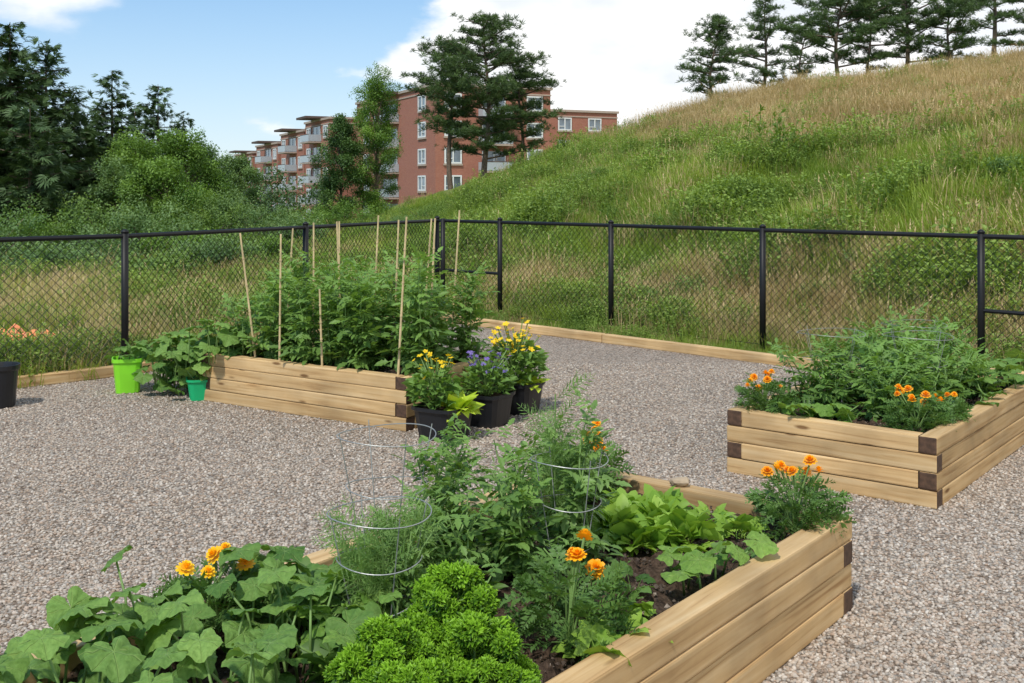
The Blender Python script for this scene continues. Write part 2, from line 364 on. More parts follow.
mb=MB(); P=YP; mb.raw([(x,y,0) for x,y in P],list(range(len(P)))[::-1],[len(P)]); gr=mb.build('gravel_yard',[gravelmat()])
def scatter(name,pts,rot,scl,tmpl):
    me=bpy.data.meshes.new(name); n=len(pts); me.vertices.add(n); me.vertices.foreach_set('co',np.asarray(pts,np.float32).ravel())
    a=me.attributes.new('rot','FLOAT_VECTOR','POINT'); a.data.foreach_set('vector',np.asarray(rot,np.float32).ravel())
    a=me.attributes.new('scl','FLOAT','POINT'); a.data.foreach_set('value',np.asarray(scl,np.float32))
    ob=bpy.data.objects.new(name,me); sc.collection.objects.link(ob)
    ng=bpy.data.node_groups.new(name+'_scatter','GeometryNodeTree')
    ng.interface.new_socket('Geometry',in_out='INPUT',socket_type='NodeSocketGeometry'); ng.interface.new_socket('Geometry',in_out='OUTPUT',socket_type='NodeSocketGeometry')
    gi=ng.nodes.new('NodeGroupInput');go=ng.nodes.new('NodeGroupOutput'); ip=ng.nodes.new('GeometryNodeInstanceOnPoints'); oi=ng.nodes.new('GeometryNodeObjectInfo')
    oi.inputs['Object'].default_value=tmpl
    nr=ng.nodes.new('GeometryNodeInputNamedAttribute'); nr.data_type='FLOAT_VECTOR'; nr.inputs['Name'].default_value='rot'
    ns=ng.nodes.new('GeometryNodeInputNamedAttribute'); ns.data_type='FLOAT'; ns.inputs['Name'].default_value='scl'
    L=ng.links.new; L(gi.outputs[0],ip.inputs['Points']); L(oi.outputs['Geometry'],ip.inputs['Instance']); L(nr.outputs[0],ip.inputs['Rotation']); L(ns.outputs[0],ip.inputs['Scale']); L(ip.outputs[0],go.inputs[0])
    md=ob.modifiers.new('scatter','NODES'); md.node_group=ng
    return ob
import bmesh
bm=bmesh.new(); bmesh.ops.create_icosphere(bm,subdivisions=1,radius=1)
for v in bm.verts: v.co=Vector((v.co.x*1.25,v.co.y*.95,v.co.z*.65))*random.uniform(.85,1.12)
me=bpy.data.meshes.new('pebble'); bm.to_mesh(me); bm.free(); me.materials.append(gravelmat(True))
for p in me.polygons: p.use_smooth=True
peb=bpy.data.objects.new('pebble',me)
n=140000; y=3+7*R.random(n)**1.5; x=R.uniform(-.56,.56,n)*y
ok=inpoly(x,y,YP); x=x[ok];y=y[ok]; n=len(x)
s=R.uniform(.0042,.0105,n)
scatter('loose_gravel',np.stack([x,y,s*.25],1),R.uniform(0,6.28,(n,3))*[.1,.1,1],s,peb)
# ---------------------------------------------------------------- meadow
GR=leafmat('meadow_green',(.10,.19,.02),(.37,.47,.08),.35,.6,inst=True)
WD=leafmat('weed_green',(.08,.16,.025),(.32,.44,.09),.35,.55,inst=True)
DR=leafmat('dry_grass_straw',(.31,.22,.10),(.64,.49,.27),.25,.7,inst=True)
def tuft(name,n,h,rad,w,mat,lean=.35,seed=False):
    mb=MB()
    for i in range(n):
        a=R.uniform(0,6.28); r=rad*math.sqrt(R.random()); b=np.array([r*math.cos(a),r*math.sin(a),0]); hh=h*R.uniform(.5,1.1)
        d=np.array([math.cos(a+R.normal()*.8),math.sin(a+R.normal()*.8),0])*lean*hh*R.uniform(.3,1.5)
        sd=nrm(np.array([-d[1],d[0],0]))*w*R.uniform(.6,1.2)
        p1=b+d*.3+[0,0,hh*.55]; p2=b+d+[0,0,hh*(1-.2*abs(R.normal()*.4))]
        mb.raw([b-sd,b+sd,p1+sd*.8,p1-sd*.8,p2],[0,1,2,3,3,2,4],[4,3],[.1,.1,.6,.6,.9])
        if seed and i%3==0:
            for q in range(2):
                c=p2+[0,0,-q*.03]; mb.raw([c-sd*1.4,c+sd*1.4,c+[0,0,.04]+d*.15],[0,1,2],[3],.95)
    return mb.build(name,[mat],link=False)
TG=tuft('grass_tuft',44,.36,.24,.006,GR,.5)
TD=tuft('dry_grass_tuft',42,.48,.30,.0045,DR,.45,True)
def weed(name,mat):
    mb=MB()
    for i in range(14):
        a=R.uniform(0,6.28); r=.2*math.sqrt(R.random()); b=np.array([r*math.cos(a),r*math.sin(a),0]); hh=R.uniform(.22,.5)
        tp=b+[R.normal()*.08,R.normal()*.08,hh]; mb.tube([b,(b+tp)/2,tp],.003,3,tint=.4)
        k=13; t=R.uniform(.1,1,k)[:,None]; P=b+(tp-b)*t; az=R.uniform(0,6.28,k); D=np.stack([np.cos(az),np.sin(az),R.uniform(0,.9,k)],1)
        mb.inst(D1,frames(D,R.normal(size=k)*.5,R.uniform(.03,.065,k)),P,.2+.6*t[:,0],0)
    return mb.build(name,[mat],link=False)
TW=weed('weed_clump',WD)
n=54000; y=7+36*R.random(n)**1.2; x=R.uniform(-.62,.72,n)*y
ok=(~inpoly(x,y,YP)) & ((x+y>12.45)|(x<-2)) & ~((x>-7.4)&(x<-4.4)&(y>9.9)&(y<12.2)&(R.random(n)<.93))
x=x[ok];y=y[ok]; z=terr(x,y)-.03; n=len(x)
infront=inpoly(x,y,FENCEPOLY)
gold=ss((z-1.75-.24*np.clip(.18*y-x,0,9)+(vn(x,y,.45,5)-.5)*1.9+(vn(x,y,1.6,6)-.5)*1.3)/1.7)
nearst=ss(1-np.abs((x+y)-15.8)/4)*ss((x+3)/4)*.55*(vn(x,y,.8,8)>.25)
leftst=(x<-1.5)*(.10+.18*(vn(x,y,.4,11)>.5))*(y<26)
pg=np.clip(np.maximum(np.maximum(gold*.88,nearst),leftst)+.05*vn(x,y,2,3),.05,.9)
pg=np.where(infront,.15,pg)
u=R.random(n); isd=u<pg; w=.6*vn(x,y,.9,3)+.4*vn(x,y,2.2,7)+R.normal(size=n)*.1; isw=(~isd)&(w>.56)
isg=(~isd)&(~isw)
rot=np.stack([R.normal(size=n)*.14,R.normal(size=n)*.14,R.uniform(0,6.28,n)],1)
scl=R.uniform(.5,1.15,n)*(.7+.6*vn(x,y,.7,9)); scl=np.where(R.random(n)<.07,scl*1.35,scl); scl=np.where(isw,scl*(.7+.45*ss((w-.5)/.25)),scl)
sback=((x+y)-13.3)*.707
scl=scl*np.where(infront,.3,1)*np.where(x<-1.5,.72,1)*np.where((~infront)&(x>-1.5),.58+.42*ss(sback/2.5),1)
PT=np.stack([x,y,z],1)
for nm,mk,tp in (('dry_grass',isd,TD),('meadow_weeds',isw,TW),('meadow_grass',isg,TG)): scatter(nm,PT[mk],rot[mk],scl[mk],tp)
# ---------------------------------------------------------------- trees
def rise(x,y): return float(terr(x,y))-.05
S1=leafmat('spruce_needles',(.022,.055,.018),(.095,.16,.05),.15,.6)
S2=leafmat('pine_needles',(.03,.062,.02),(.13,.205,.06),.2,.6)
H1=leafmat('hardwood_leaves',(.06,.14,.02),(.24,.39,.07),.3,.5)
H2=leafmat('birch_leaves',(.07,.15,.045),(.23,.35,.12),.3,.5)
def spruce(x,y,h,r,dens=1.,name='spruce_tree',lean=0):
    z0=rise(x,y); mb=MB(); base=np.array([x,y,z0])
    T=np.linspace(0,1,8); mb.tube([base+[lean*t*h,0,t*h] for t in T],h*.02*(1-T*.93),6,mat=1)
    nb=int(h*15*dens); PP=[];DD=[];SZ=[];TI=[]
    for i in range(nb):
        t=.04+.95*(i/nb)**.95; az=R.uniform(0,6.28); ln=(r*(1-t)**.8*R.uniform(.5,1.3)+.14)
        b=base+[lean*t*h,0,t*h]; d=np.array([math.cos(az),math.sin(az),.15-.5*(1-t)*R.uniform(.5,1)])
        k=max(2,int(ln/.13)); q=np.linspace(.15,1,k); P=b+d*ln*q[:,None]+np.stack([0*q,0*q,.12*q*q*ln],1)
        if ln>.5: mb.tube([b,b+d*ln*.5,P[-1]],[.02,.014,.006],3,mat=1)
        for m in range(k):
            for e in range(2):
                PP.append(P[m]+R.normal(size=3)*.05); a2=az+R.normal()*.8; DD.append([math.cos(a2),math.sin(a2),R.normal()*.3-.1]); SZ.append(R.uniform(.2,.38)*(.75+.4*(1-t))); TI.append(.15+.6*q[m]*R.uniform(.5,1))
    k=len(PP); mb.inst(SPR,frames(DD,R.normal(size=k)*.6,SZ),np.array(PP),np.array(TI))
    return mb.build(name,[S1,M_bark])
def pine(x,y,h,r,nl=26,start=.3,lean=(0,0),name='pine_tree',sz=.34,flat=.25,pe=5,gap=0):
    z0=rise(x,y); mb=MB(); base=np.array([x,y,z0])
    T=np.linspace(0,1,10); wob=[np.array([lean[0]*t*h+.12*math.sin(t*6+x),lean[1]*t*h+.1*math.sin(t*5),t*h]) for t in T]
    mb.tube([base+w for w in wob],h*.02*(1-T*.85),7,mat=1)
    PP=[];DD=[];SZ=[];TI=[]
    for i in range(nl):
        t=start+(1-start)*(i/nl)**.9; az=i*2.4+R.normal()*.4; prof=math.sin(PI*min(1,.25+.72*(t-start)/(1-start)))
        ln=r*max(.25,prof)*R.uniform(.45,1.3); f=t*9; i0=int(min(8,f)); b=base+wob[i0]+(wob[i0+1]-wob[i0])*(f-i0)
        d=np.array([math.cos(az),math.sin(az),R.uniform(.05,.5)]); 
        mid=b+d*ln*.5+[0,0,-.05]; end=b+d*ln; mb.tube([b,mid,end],[.045,.03,.01],4,mat=1)
        for q in np.linspace(.35,1,max(3,int(ln/.26))):
            if R.random()<gap: continue
            c=b+d*ln*q
            for e in range(pe):
                o=R.normal(size=3)*[.26,.26,.26*flat+.02]*(.5+.6*q); 
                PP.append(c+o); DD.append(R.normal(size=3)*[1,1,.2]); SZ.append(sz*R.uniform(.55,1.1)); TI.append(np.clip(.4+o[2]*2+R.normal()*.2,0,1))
    k=len(PP); mb.inst(NB,frames(DD,R.normal(size=k)*.2,SZ),np.array(PP),np.array(TI))
    return mb.build(name,[S2,M_bark])
def hardwood(x,y,h,r,name='deciduous_tree',mat=None,lobes=26,nc=90,cs=.2,low=.2):
    mat=mat or H1; z0=rise(x,y); mb=MB(); base=np.array([x,y,z0])
    top=base+[.1,0,h*.9]; mb.tube([base,base+[.05,0,h*.4],top],[h*.018,h*.012,.01],6,mat=1)
    for i in range(lobes):
        t=low+(1-low)*(i+.5)/lobes; az=R.uniform(0,6.28); pr=math.sin(PI*min(1,.15+.8*(t-low)/(1-low)))**.7
        ln=r*pr*R.uniform(.25,1.0); c=base+[ln*math.cos(az),ln*math.sin(az),h*t*.97+R.normal()*.1]
        mb.tube([base+[0.05,0,h*t*.7],(base+[0,0,h*t*.85]+c)/2,c],[.035,.02,.006],3,mat=1)
        k=nc; lr=r*R.uniform(.18,.38); v=nrm(R.normal(size=(k,3)))*(R.random(k)**.4)[:,None]*lr*[1,1,.85]*(1+.3*R.random((k,1)))
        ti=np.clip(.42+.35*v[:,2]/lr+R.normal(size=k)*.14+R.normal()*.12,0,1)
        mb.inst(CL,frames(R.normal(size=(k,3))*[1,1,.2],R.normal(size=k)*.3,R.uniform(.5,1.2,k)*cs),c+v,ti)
    return mb.build(name,[mat,M_bark])
def at(px,d): return (px-512)/1083*d
def ht(px,d,ty): return 1.6+(190-ty)/1083*d - rise(at(px,d),d)
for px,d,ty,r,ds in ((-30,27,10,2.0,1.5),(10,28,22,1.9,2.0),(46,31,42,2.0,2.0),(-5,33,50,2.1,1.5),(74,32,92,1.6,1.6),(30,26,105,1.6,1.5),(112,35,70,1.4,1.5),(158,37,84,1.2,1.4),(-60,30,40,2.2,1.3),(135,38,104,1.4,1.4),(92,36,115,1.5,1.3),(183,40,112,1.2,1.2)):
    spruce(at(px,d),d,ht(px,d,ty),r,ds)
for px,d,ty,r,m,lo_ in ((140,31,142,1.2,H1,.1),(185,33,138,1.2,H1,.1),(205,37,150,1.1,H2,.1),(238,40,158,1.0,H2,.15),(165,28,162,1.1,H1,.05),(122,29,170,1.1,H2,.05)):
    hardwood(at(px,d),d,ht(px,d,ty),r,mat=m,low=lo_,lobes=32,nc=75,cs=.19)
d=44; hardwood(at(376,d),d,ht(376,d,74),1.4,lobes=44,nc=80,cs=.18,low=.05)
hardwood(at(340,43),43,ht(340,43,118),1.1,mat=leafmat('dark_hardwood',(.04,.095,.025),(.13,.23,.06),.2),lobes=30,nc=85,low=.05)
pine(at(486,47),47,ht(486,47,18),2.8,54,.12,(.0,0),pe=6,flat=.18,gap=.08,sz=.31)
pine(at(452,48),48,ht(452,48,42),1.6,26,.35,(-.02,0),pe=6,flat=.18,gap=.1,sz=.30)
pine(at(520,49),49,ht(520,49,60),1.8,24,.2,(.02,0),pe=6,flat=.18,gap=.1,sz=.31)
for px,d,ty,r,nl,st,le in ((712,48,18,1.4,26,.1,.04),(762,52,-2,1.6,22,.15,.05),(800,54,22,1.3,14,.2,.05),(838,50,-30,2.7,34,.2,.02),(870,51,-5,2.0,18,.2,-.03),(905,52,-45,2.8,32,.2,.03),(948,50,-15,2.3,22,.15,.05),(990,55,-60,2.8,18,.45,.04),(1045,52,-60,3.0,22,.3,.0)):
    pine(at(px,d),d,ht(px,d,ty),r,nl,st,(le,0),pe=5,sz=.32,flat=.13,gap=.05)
def bush(x,y,h,r,mat,name='shrub',cs=.16,k=260):
    z0=rise(x,y); mb=MB()
    for i in range(11):
        c=np.array([x+R.normal()*r*.45,y+R.normal()*r*.45,z0+h*R.uniform(.2,.75)]); mb.tube([(x,y,z0),c],[.02,.006],3,mat=1)
        lr=h*R.uniform(.22,.42); kk=k//6; v=nrm(R.normal(size=(kk,3)))*(R.random(kk)**.45)[:,None]*lr*[r/h*1.1,r/h*1.1,.9]*(1+.3*R.random((kk,1))); P=c+v; P[:,2]=np.maximum(P[:,2],z0+.05)
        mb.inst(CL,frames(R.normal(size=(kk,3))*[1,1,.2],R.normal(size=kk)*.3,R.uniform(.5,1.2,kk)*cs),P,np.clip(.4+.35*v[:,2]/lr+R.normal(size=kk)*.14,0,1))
    return mb.build(name,[mat,M_bark])
Hd=leafmat('shrub_leaves',(.07,.15,.03),(.24,.36,.08),.3)
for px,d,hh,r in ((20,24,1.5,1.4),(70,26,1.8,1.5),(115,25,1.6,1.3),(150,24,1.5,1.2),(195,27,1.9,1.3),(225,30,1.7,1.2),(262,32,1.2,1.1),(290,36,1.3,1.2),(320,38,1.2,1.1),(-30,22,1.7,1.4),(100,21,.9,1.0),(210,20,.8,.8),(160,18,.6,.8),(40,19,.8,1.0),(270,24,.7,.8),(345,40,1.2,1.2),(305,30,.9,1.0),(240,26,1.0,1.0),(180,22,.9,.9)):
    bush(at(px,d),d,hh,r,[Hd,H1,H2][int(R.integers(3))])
for px,d,hh,r in ((885,12.9,.42,.4),(655,13.6,.4,.4),(700,13.7,.42,.35),(815,12.6,.35,.35),(900,28,.5,.6),(400,30,.7,.9),(430,33,.8,.8),(780,22,.45,.5),(600,26,.5,.6),(540,20,.45,.5),(670,18,.5,.6),(850,17,.45,.6),(1000,15,.4,.5)):
    bush(at(px,d),d,hh,r,[Hd,H2][int(R.integers(2))],'weed_bush',.07,230)
mb=MB()
for i in range(150):
    xx=R.uniform(-170,-20); yy=R.uniform(75,120)+abs(xx)*.3; z0=-4; hh=R.uniform(5,8.5)
    k=60; v=nrm(R.normal(size=(k,3)))*(R.random(k)**.4)[:,None]*[2.6,2.6,hh*.5]; c=np.array([xx,yy,z0+hh*.5])
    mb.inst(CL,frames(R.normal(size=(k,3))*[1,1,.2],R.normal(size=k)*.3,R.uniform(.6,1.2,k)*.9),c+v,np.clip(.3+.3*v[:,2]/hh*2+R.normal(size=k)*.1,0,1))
mb.build('distant_treeline',[leafmat('distant_leaves',(.03,.07,.025),(.12,.19,.06),.15)])
# ---------------------------------------------------------------- building
def brickmat():
    m,nt,o=newmat('red_brick'); L=nt.links.new; p=N(nt,'ShaderNodeBsdfPrincipled'); p.inputs['Roughness'].default_value=.85
    tc=N(nt,'ShaderNodeTexCoord'); sx=N(nt,'ShaderNodeSeparateXYZ'); L(tc.outputs['Object'],sx.inputs[0]); ad=N(nt,'ShaderNodeMath',operation='ADD'); L(sx.outputs[0],ad.inputs[0]); L(sx.outputs[1],ad.inputs[1])
    cx=N(nt,'ShaderNodeCombineXYZ'); L(ad.outputs[0],cx.inputs[0]); L(sx.outputs[2],cx.inputs[1])
    b=N(nt,'ShaderNodeTexBrick'); L(cx.outputs[0],b.inputs['Vector']); b.inputs['Scale'].default_value=1; b.inputs['Brick Width'].default_value=.22; b.inputs['Row Height'].default_value=.075; b.inputs['Mortar Size'].default_value=.006
    b.inputs['Color1'].default_value=(.33,.11,.07,1); b.inputs['Color2'].default_value=(.40,.15,.095,1); b.inputs['Mortar'].default_value=(.3,.2,.16,1)
    L(b.outputs['Color'],p.inputs['Base Color']); L(p.outputs[0],o.inputs['Surface']); return m
M_brick=brickmat(); M_trim=simple('pale_stone_trim',(.42,.33,.27),.8,var=.08); M_white=simple('white_window_frame',(.75,.75,.74),.4,var=.04)
M_glass=simple('window_glass',(.14,.18,.22),.08,var=.5,scale=.6,spec=.9); M_rail=simple('balcony_rail',(.4,.43,.46),.3,var=.1); M_brown=simple('brown_overhang',(.09,.055,.042),.7,var=.15)
K=np.array([-8.2,116.,0])
bld=bpy.data.objects.new('brick_apartment_building',None); sc.collection.objects.link(bld); bld.location=K; bld.rotation_euler=(0,0,math.atan2(.42,.908))
W=MB();WN=MB();TR=MB();BA=MB()
def window(face,c,z,w,h):
    k,a=c
    def bx(m,a0,a1,z0,z1,d0,d1,mat):
        if face=='f': m.box((a0,k-d1,z0),(a1,k-d0,z1),mat)
        else: m.box((k-d1,a0,z0),(k-d0,a1,z1),mat)
    bx(WN,a-w/2,a+w/2,z,z+h,.003,.05,1)
    f=.16
    bx(WN,a-w/2,a-w/2+f,z,z+h,.052,.14,0);bx(WN,a+w/2-f,a+w/2,z,z+h,.052,.14,0);bx(WN,a-w/2+f,a+w/2-f,z,z+f,.052,.14,0);bx(WN,a-w/2+f,a+w/2-f,z+h-f,z+h,.052,.14,0)
    bx(WN,a-.07,a+.07,z+f,z+h-f,.052,.13,0); bx(WN,a-w/2+f,a-.07,z+h*.3,z+h*.3+.08,.052,.12,0)
    bx(TR,a-w/2-.1,a+w/2+.1,z-.2,z-.01,.003,.16,0)
def block(x0,x1,y0,y1,top,sf,sl,st=2.95,bot=-8):
    W.box((x0,y0,bot),(x1,y1,top),0)
    TR.box((x0-.2,y0-.2,top+.003),(x1+.2,y1+.2,top+.3),0)
    TR.box((x0-.08,y0-.08,top-.65),(x1+.08,y1+.08,top-.5),0)
    z=top-2.45; 
    while z>-6:
        for a in sf: window('f',(y0,a),z,2.0,1.7)
        for a in sl: window('l',(x0,a),z,2.4,1.7)
        z-=st
def balc(face,k,a0,a1,top,dep=1.7,st=2.95,roof=True):
    z=top-2.95
    def bx(m,q0,q1,z0,z1,d0,d1,mat):
        if face=='f': m.box((q0,k-d1,z0),(q1,k-d0,z1),mat)
        else: m.box((k-d1,q0,z0),(k-d0,q1,z1),mat)
    if roof: bx(BA,a0-.3,a1+.3,top+.31,top+.62,-1.5,dep+.5,2)
    while z>-6:
        bx(BA,a0,a1,z-.18,z,.003,dep,1)
        bx(BA,a0,a1,z+1.0,z+1.08,dep-.10,dep,2); bx(BA,a0,a1,z+.06,z+.98,dep-.07,dep-.03,0)
        bx(BA,a0,a0+.04,z+.06,z+.98,.02,dep-.09,0); bx(BA,a1-.04,a1,z+.06,z+.98,.02,dep-.09,0)
        bx(WN,a0+.5,a1-.5,z+.05,z+2.2,.003,.06,1); bx(WN,(a0+a1)/2-.06,(a0+a1)/2+.06,z+.05,z+2.2,.062,.12,0); bx(WN,a0+.4,a0+.5,z+.05,z+2.2,.062,.12,0); bx(WN,a1-.5,a1-.4,z+.05,z+2.2,.062,.12,0)
        z-=st
block(0,13.8,0,29,12.8,[2.0,11.8],[4,24.5])
balc('f',0,5.0,8.6,12.5,1.3,roof=False); balc('l',0,12,18,12.5,1.3)
block(13.81,33,18,34,11.9,[16.5,20.8,25,29.5],[])
def wing(y0,y1,top,x0):
    block(x0,16,y0,y1,top,[],[y0+2.2,y1-2.4]); balc('l',x0,y0+4.6,y0+9.4,top,1.9)
wing(37,50.9,11.4,-1.4); wing(52,67.5,10.4,-1.3); wing(68.6,86,9.2,-1.5); wing(87.2,104,8.2,-1.9)
W.build('walls',[M_brick],parent=bld);WN.build('windows',[M_white,M_glass],parent=bld);TR.build('stone_trim',[M_trim],parent=bld);BA.build('balconies',[M_rail,M_trim,M_brown],parent=bld)
# ---------------------------------------------------------------- fence
fe=bpy.data.objects.new('chain_link_fence',None); sc.collection.objects.link(fe)
H=1.2; mb=MB()
for i,(x,y) in enumerate(FP):
    mb.tube([(x,y,-.1),(x,y,H+.03)],.031,14); mb.tube([(x,y,H+.03),(x,y,H+.045),(x,y,H+.06)],[.036,.03,.012],14)
mb.tube([(-.9,14.1,-.1),(-.9,14.1,H+.03)],.031,14)
mb.build('posts',[M_black],smooth=True,parent=fe)
mb=MB();ml=MB()
for i in range(len(FP)-1):
    a=np.array([*FP[i],0.]);b=np.array([*FP[i+1],0.]); Ln=np.linalg.norm(b-a); d=(b-a)/Ln
    mb.tube([a+[0,0,H],b+[0,0,H]],.021,8); mb.tube([a+[0,0,.06],b+[0,0,.06]],.004,4)
    if i in (4,8,9): mb.tube([a+[0,0,.56],b+[0,0,.56]],.018,8)
    nvec=np.array([-d[1],d[0],0]); st=.075; hh=H-.02; q=-hh
    while q<Ln:
        for sg in (0,1):
            s0=max(q,0);s1=min(q+hh,Ln)
            if s1-s0<.01: continue
            z0=s0-q;z1=s1-q
            if sg: z0,z1=hh-z0,hh-z1
            p0=a+d*s0+[0,0,z0+.01]+nvec*(.036+.006*sg);p1=a+d*s1+[0,0,z1+.01]+nvec*(.036+.006*sg)
            ml.tube([p0,p1],.0027,3)
        q+=st
mb.build('rails',[M_black],parent=fe); ml.build('wire_mesh',[M_black],parent=fe)
def timber(name,p0,p1,w,h,parent,stain=(True,True),bev=.008):
    p0=Vector(p0);p1=Vector(p1); L=(p1-p0).length
    bm=bmesh.new(); bmesh.ops.create_cube(bm,size=1)
    for v in bm.verts: v.co=Vector((v.co.x*L,v.co.y*w,v.co.z*h))
    bmesh.ops.bevel(bm,geom=bm.edges[:],offset=bev,segments=2,affect='EDGES',profile=.6)
    me=bpy.data.meshes.new(name); bm.normal_update()
    me.materials.append(M_wood); me.materials.append(M_end)
    for f in bm.faces:
        if abs(f.normal.x)>.9:
            if (f.normal.x<0 and stain[0]) or (f.normal.x>0 and stain[1]): f.material_index=1
    bm.to_mesh(me); bm.free()
    ob=bpy.data.objects.new(name,me); sc.collection.objects.link(ob); ob.parent=parent
    ob.location=(p0+p1)/2+Vector((0,0,random.uniform(-.0008,.0008))); ob.rotation_euler=(0,0,math.atan2((p1-p0).y,(p1-p0).x)); return ob
soilm=simple('garden_soil',(.075,.05,.035),1,var=.55,scale=60,bump=1,spec=.1)
clodm=leafmat('soil_crumbs',(.04,.025,.018),(.30,.24,.19),0,1)
OCT=T_([(1,0,0),(0,1,0),(-1,0,0),(0,-1,0),(0,0,.8),(0,0,-.8)],[(0,1,4),(1,2,4),(2,3,4),(3,0,4),(1,0,5),(2,1,5),(3,2,5),(0,3,5)])
def bed(org,ang,x0,x1,y0,y1):
    e=bpy.data.objects.new('raised_garden_bed',None); sc.collection.objects.link(e); e.location=(org[0],org[1],0); e.rotation_euler=(0,0,ang)
    w=.09;h=.09;g=.0015
    for c in range(4):
        z=.045+c*h; thr=(c%2==1); j=lambda: random.uniform(-.003,.004)
        for yy in (y0+w/2,y1-w/2):
            o=j(); a=x0 if thr else x0+w+g; b=x1 if thr else x1-w-g
            timber('side_timber',(a,yy+o,z),(b,yy+o,z),w,h-.003,e)
        for xx in (x0+w/2,x1-w/2):
            o=j(); a=y0 if not thr else y0+w+g; b=y1 if not thr else y1-w-g
            timber('end_timber',(xx+o,a,z),(xx+o,b,z),w,h-.003,e)
    m=MB(); nx_=60;ny_=40; gx=np.linspace(x0+w+.003,x1-w-.003,nx_);gy=np.linspace(y0+w+.003,y1-w-.003,ny_); GX,GY=np.meshgrid(gx,gy)
    sz_=lambda a,b:.295+.05*(vn(a,b,7,2)-.5)+.035*(vn(a,b,19,4)-.5)
    GZ=sz_(GX,GY)+.012*R.normal(size=GX.shape)
    ii=(np.arange(ny_-1)[:,None]*nx_+np.arange(nx_-1)[None,:]).ravel()
    m.raw(np.stack([GX.ravel(),GY.ravel(),GZ.ravel()],1),np.stack([ii,ii+1,ii+nx_+1,ii+nx_],1).ravel(),[4]*len(ii))
    k=6000; a=R.uniform(x0+w,x1-w,k); b=R.uniform(y0+w,y1-w,k); sz=.003+.009*R.random(k)**3
    m.inst(OCT,frames(R.normal(size=(k,3)),R.uniform(0,6,k),sz),np.stack([a,b,sz_(a,b)+.006],1),np.where(R.random(k)<.06,1.0,R.random(k)*.35),1)
    m.build('soil',[soilm,clodm],parent=e)
    ca,sa=math.cos(ang),math.sin(ang)
    def Wd(x,y,z=.3): return np.array([org[0]+ca*x-sa*y,org[1]+sa*x+ca*y,z])
    return Wd
ang=math.atan2(.785,.62)
NBd=bed((1.301,4.13),ang,-3.3,0,0,1.3)
RBd=bed((2.125,5.415),ang,0,2.44,0,1.16)
LBd=bed((-.70,7.16),math.radians(57),0,1.15,0,1.98)
ed=bpy.data.objects.new('timber_edging',None); sc.collection.objects.link(ed)
for i in range(1,6+1):
    a=YP[i-1];b=YP[i]
    a=Vector((a[0],a[1],.045));b=Vector((b[0],b[1],.045)); n_=max(1,round((b-a).length/2.4))
    for k in range(n_): timber('edging_board',a.lerp(b,k/n_+.001),a.lerp(b,(k+1)/n_-.001),.09,.09,ed,(False,False))
a=Vector((2.5,9.85,.045));b=Vector((9,3.35,.045))
for k in range(4): timber('edging_board',a.lerp(b,k/4+.001),a.lerp(b,(k+1)/4-.001),.09,.09,ed,(False,False))
# ---------------------------------------------------------------- plants
def tomato(base,h,sp,stems=3,step=.05,ls=(.14,.24),name='tomato_plant',mat=None,tp=TOM,tb=.5):
    mb=MB(); base=np.asarray(base,float)
    for s_ in range(stems):
        a=R.uniform(0,6.28); q=sp*R.uniform(.1,.8); tip=base+[q*math.cos(a),q*math.sin(a),h*R.uniform(.75,1)]
        T=np.linspace(0,1,7); pts=np.array([base+(tip-base)*[t,t,t]+[.02*math.sin(7*t+a),.02*math.cos(6*t),0] for t in T])
        mb.tube(pts,.007*(1-.7*T),5,mat=1)
        k=int(h/step); t=np.linspace(.12,1,k); P=np.stack([np.interp(t,T,pts[:,i]) for i in range(3)],1)
        rep=2; P=np.repeat(P,rep,0)+R.normal(size=(k*rep,3))*.01; tt=np.repeat(t,rep); az=np.arange(k*rep)*2.4+R.normal(size=k*rep)*.5
        D=np.stack([np.cos(az),np.sin(az),.75*tt+R.normal(size=k*rep)*.3-.1],1)
        size=R.uniform(*ls,k*rep)*(1.1-.45*tt)
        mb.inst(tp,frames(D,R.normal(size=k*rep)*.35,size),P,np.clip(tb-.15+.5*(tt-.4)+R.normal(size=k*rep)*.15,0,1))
    return mb.build(name,[mat or G_tom,M_stem])
def squashp(pts,name,mat=None,s=(.12,.2),h=(.1,.24)):
    mb=MB()
    for i,p in enumerate(pts):
        hh=R.uniform(*h); b=np.array([p[0],p[1],p[2]]); o=R.normal(size=3)*[.05,.05,0]; top=b+o+[0,0,hh]
        mb.tube([b,b+o*.3+[0,0,hh*.6],top],[.0045,.004,.003],5,mat=1)
        az=R.uniform(0,6.28); D=np.array([[math.cos(az),math.sin(az),-.2+R.normal()*.28]])
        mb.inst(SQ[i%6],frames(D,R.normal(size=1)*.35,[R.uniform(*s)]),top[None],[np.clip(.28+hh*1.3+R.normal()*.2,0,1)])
    return mb.build(name,[mat or G_squash,M_stem],smooth=True)
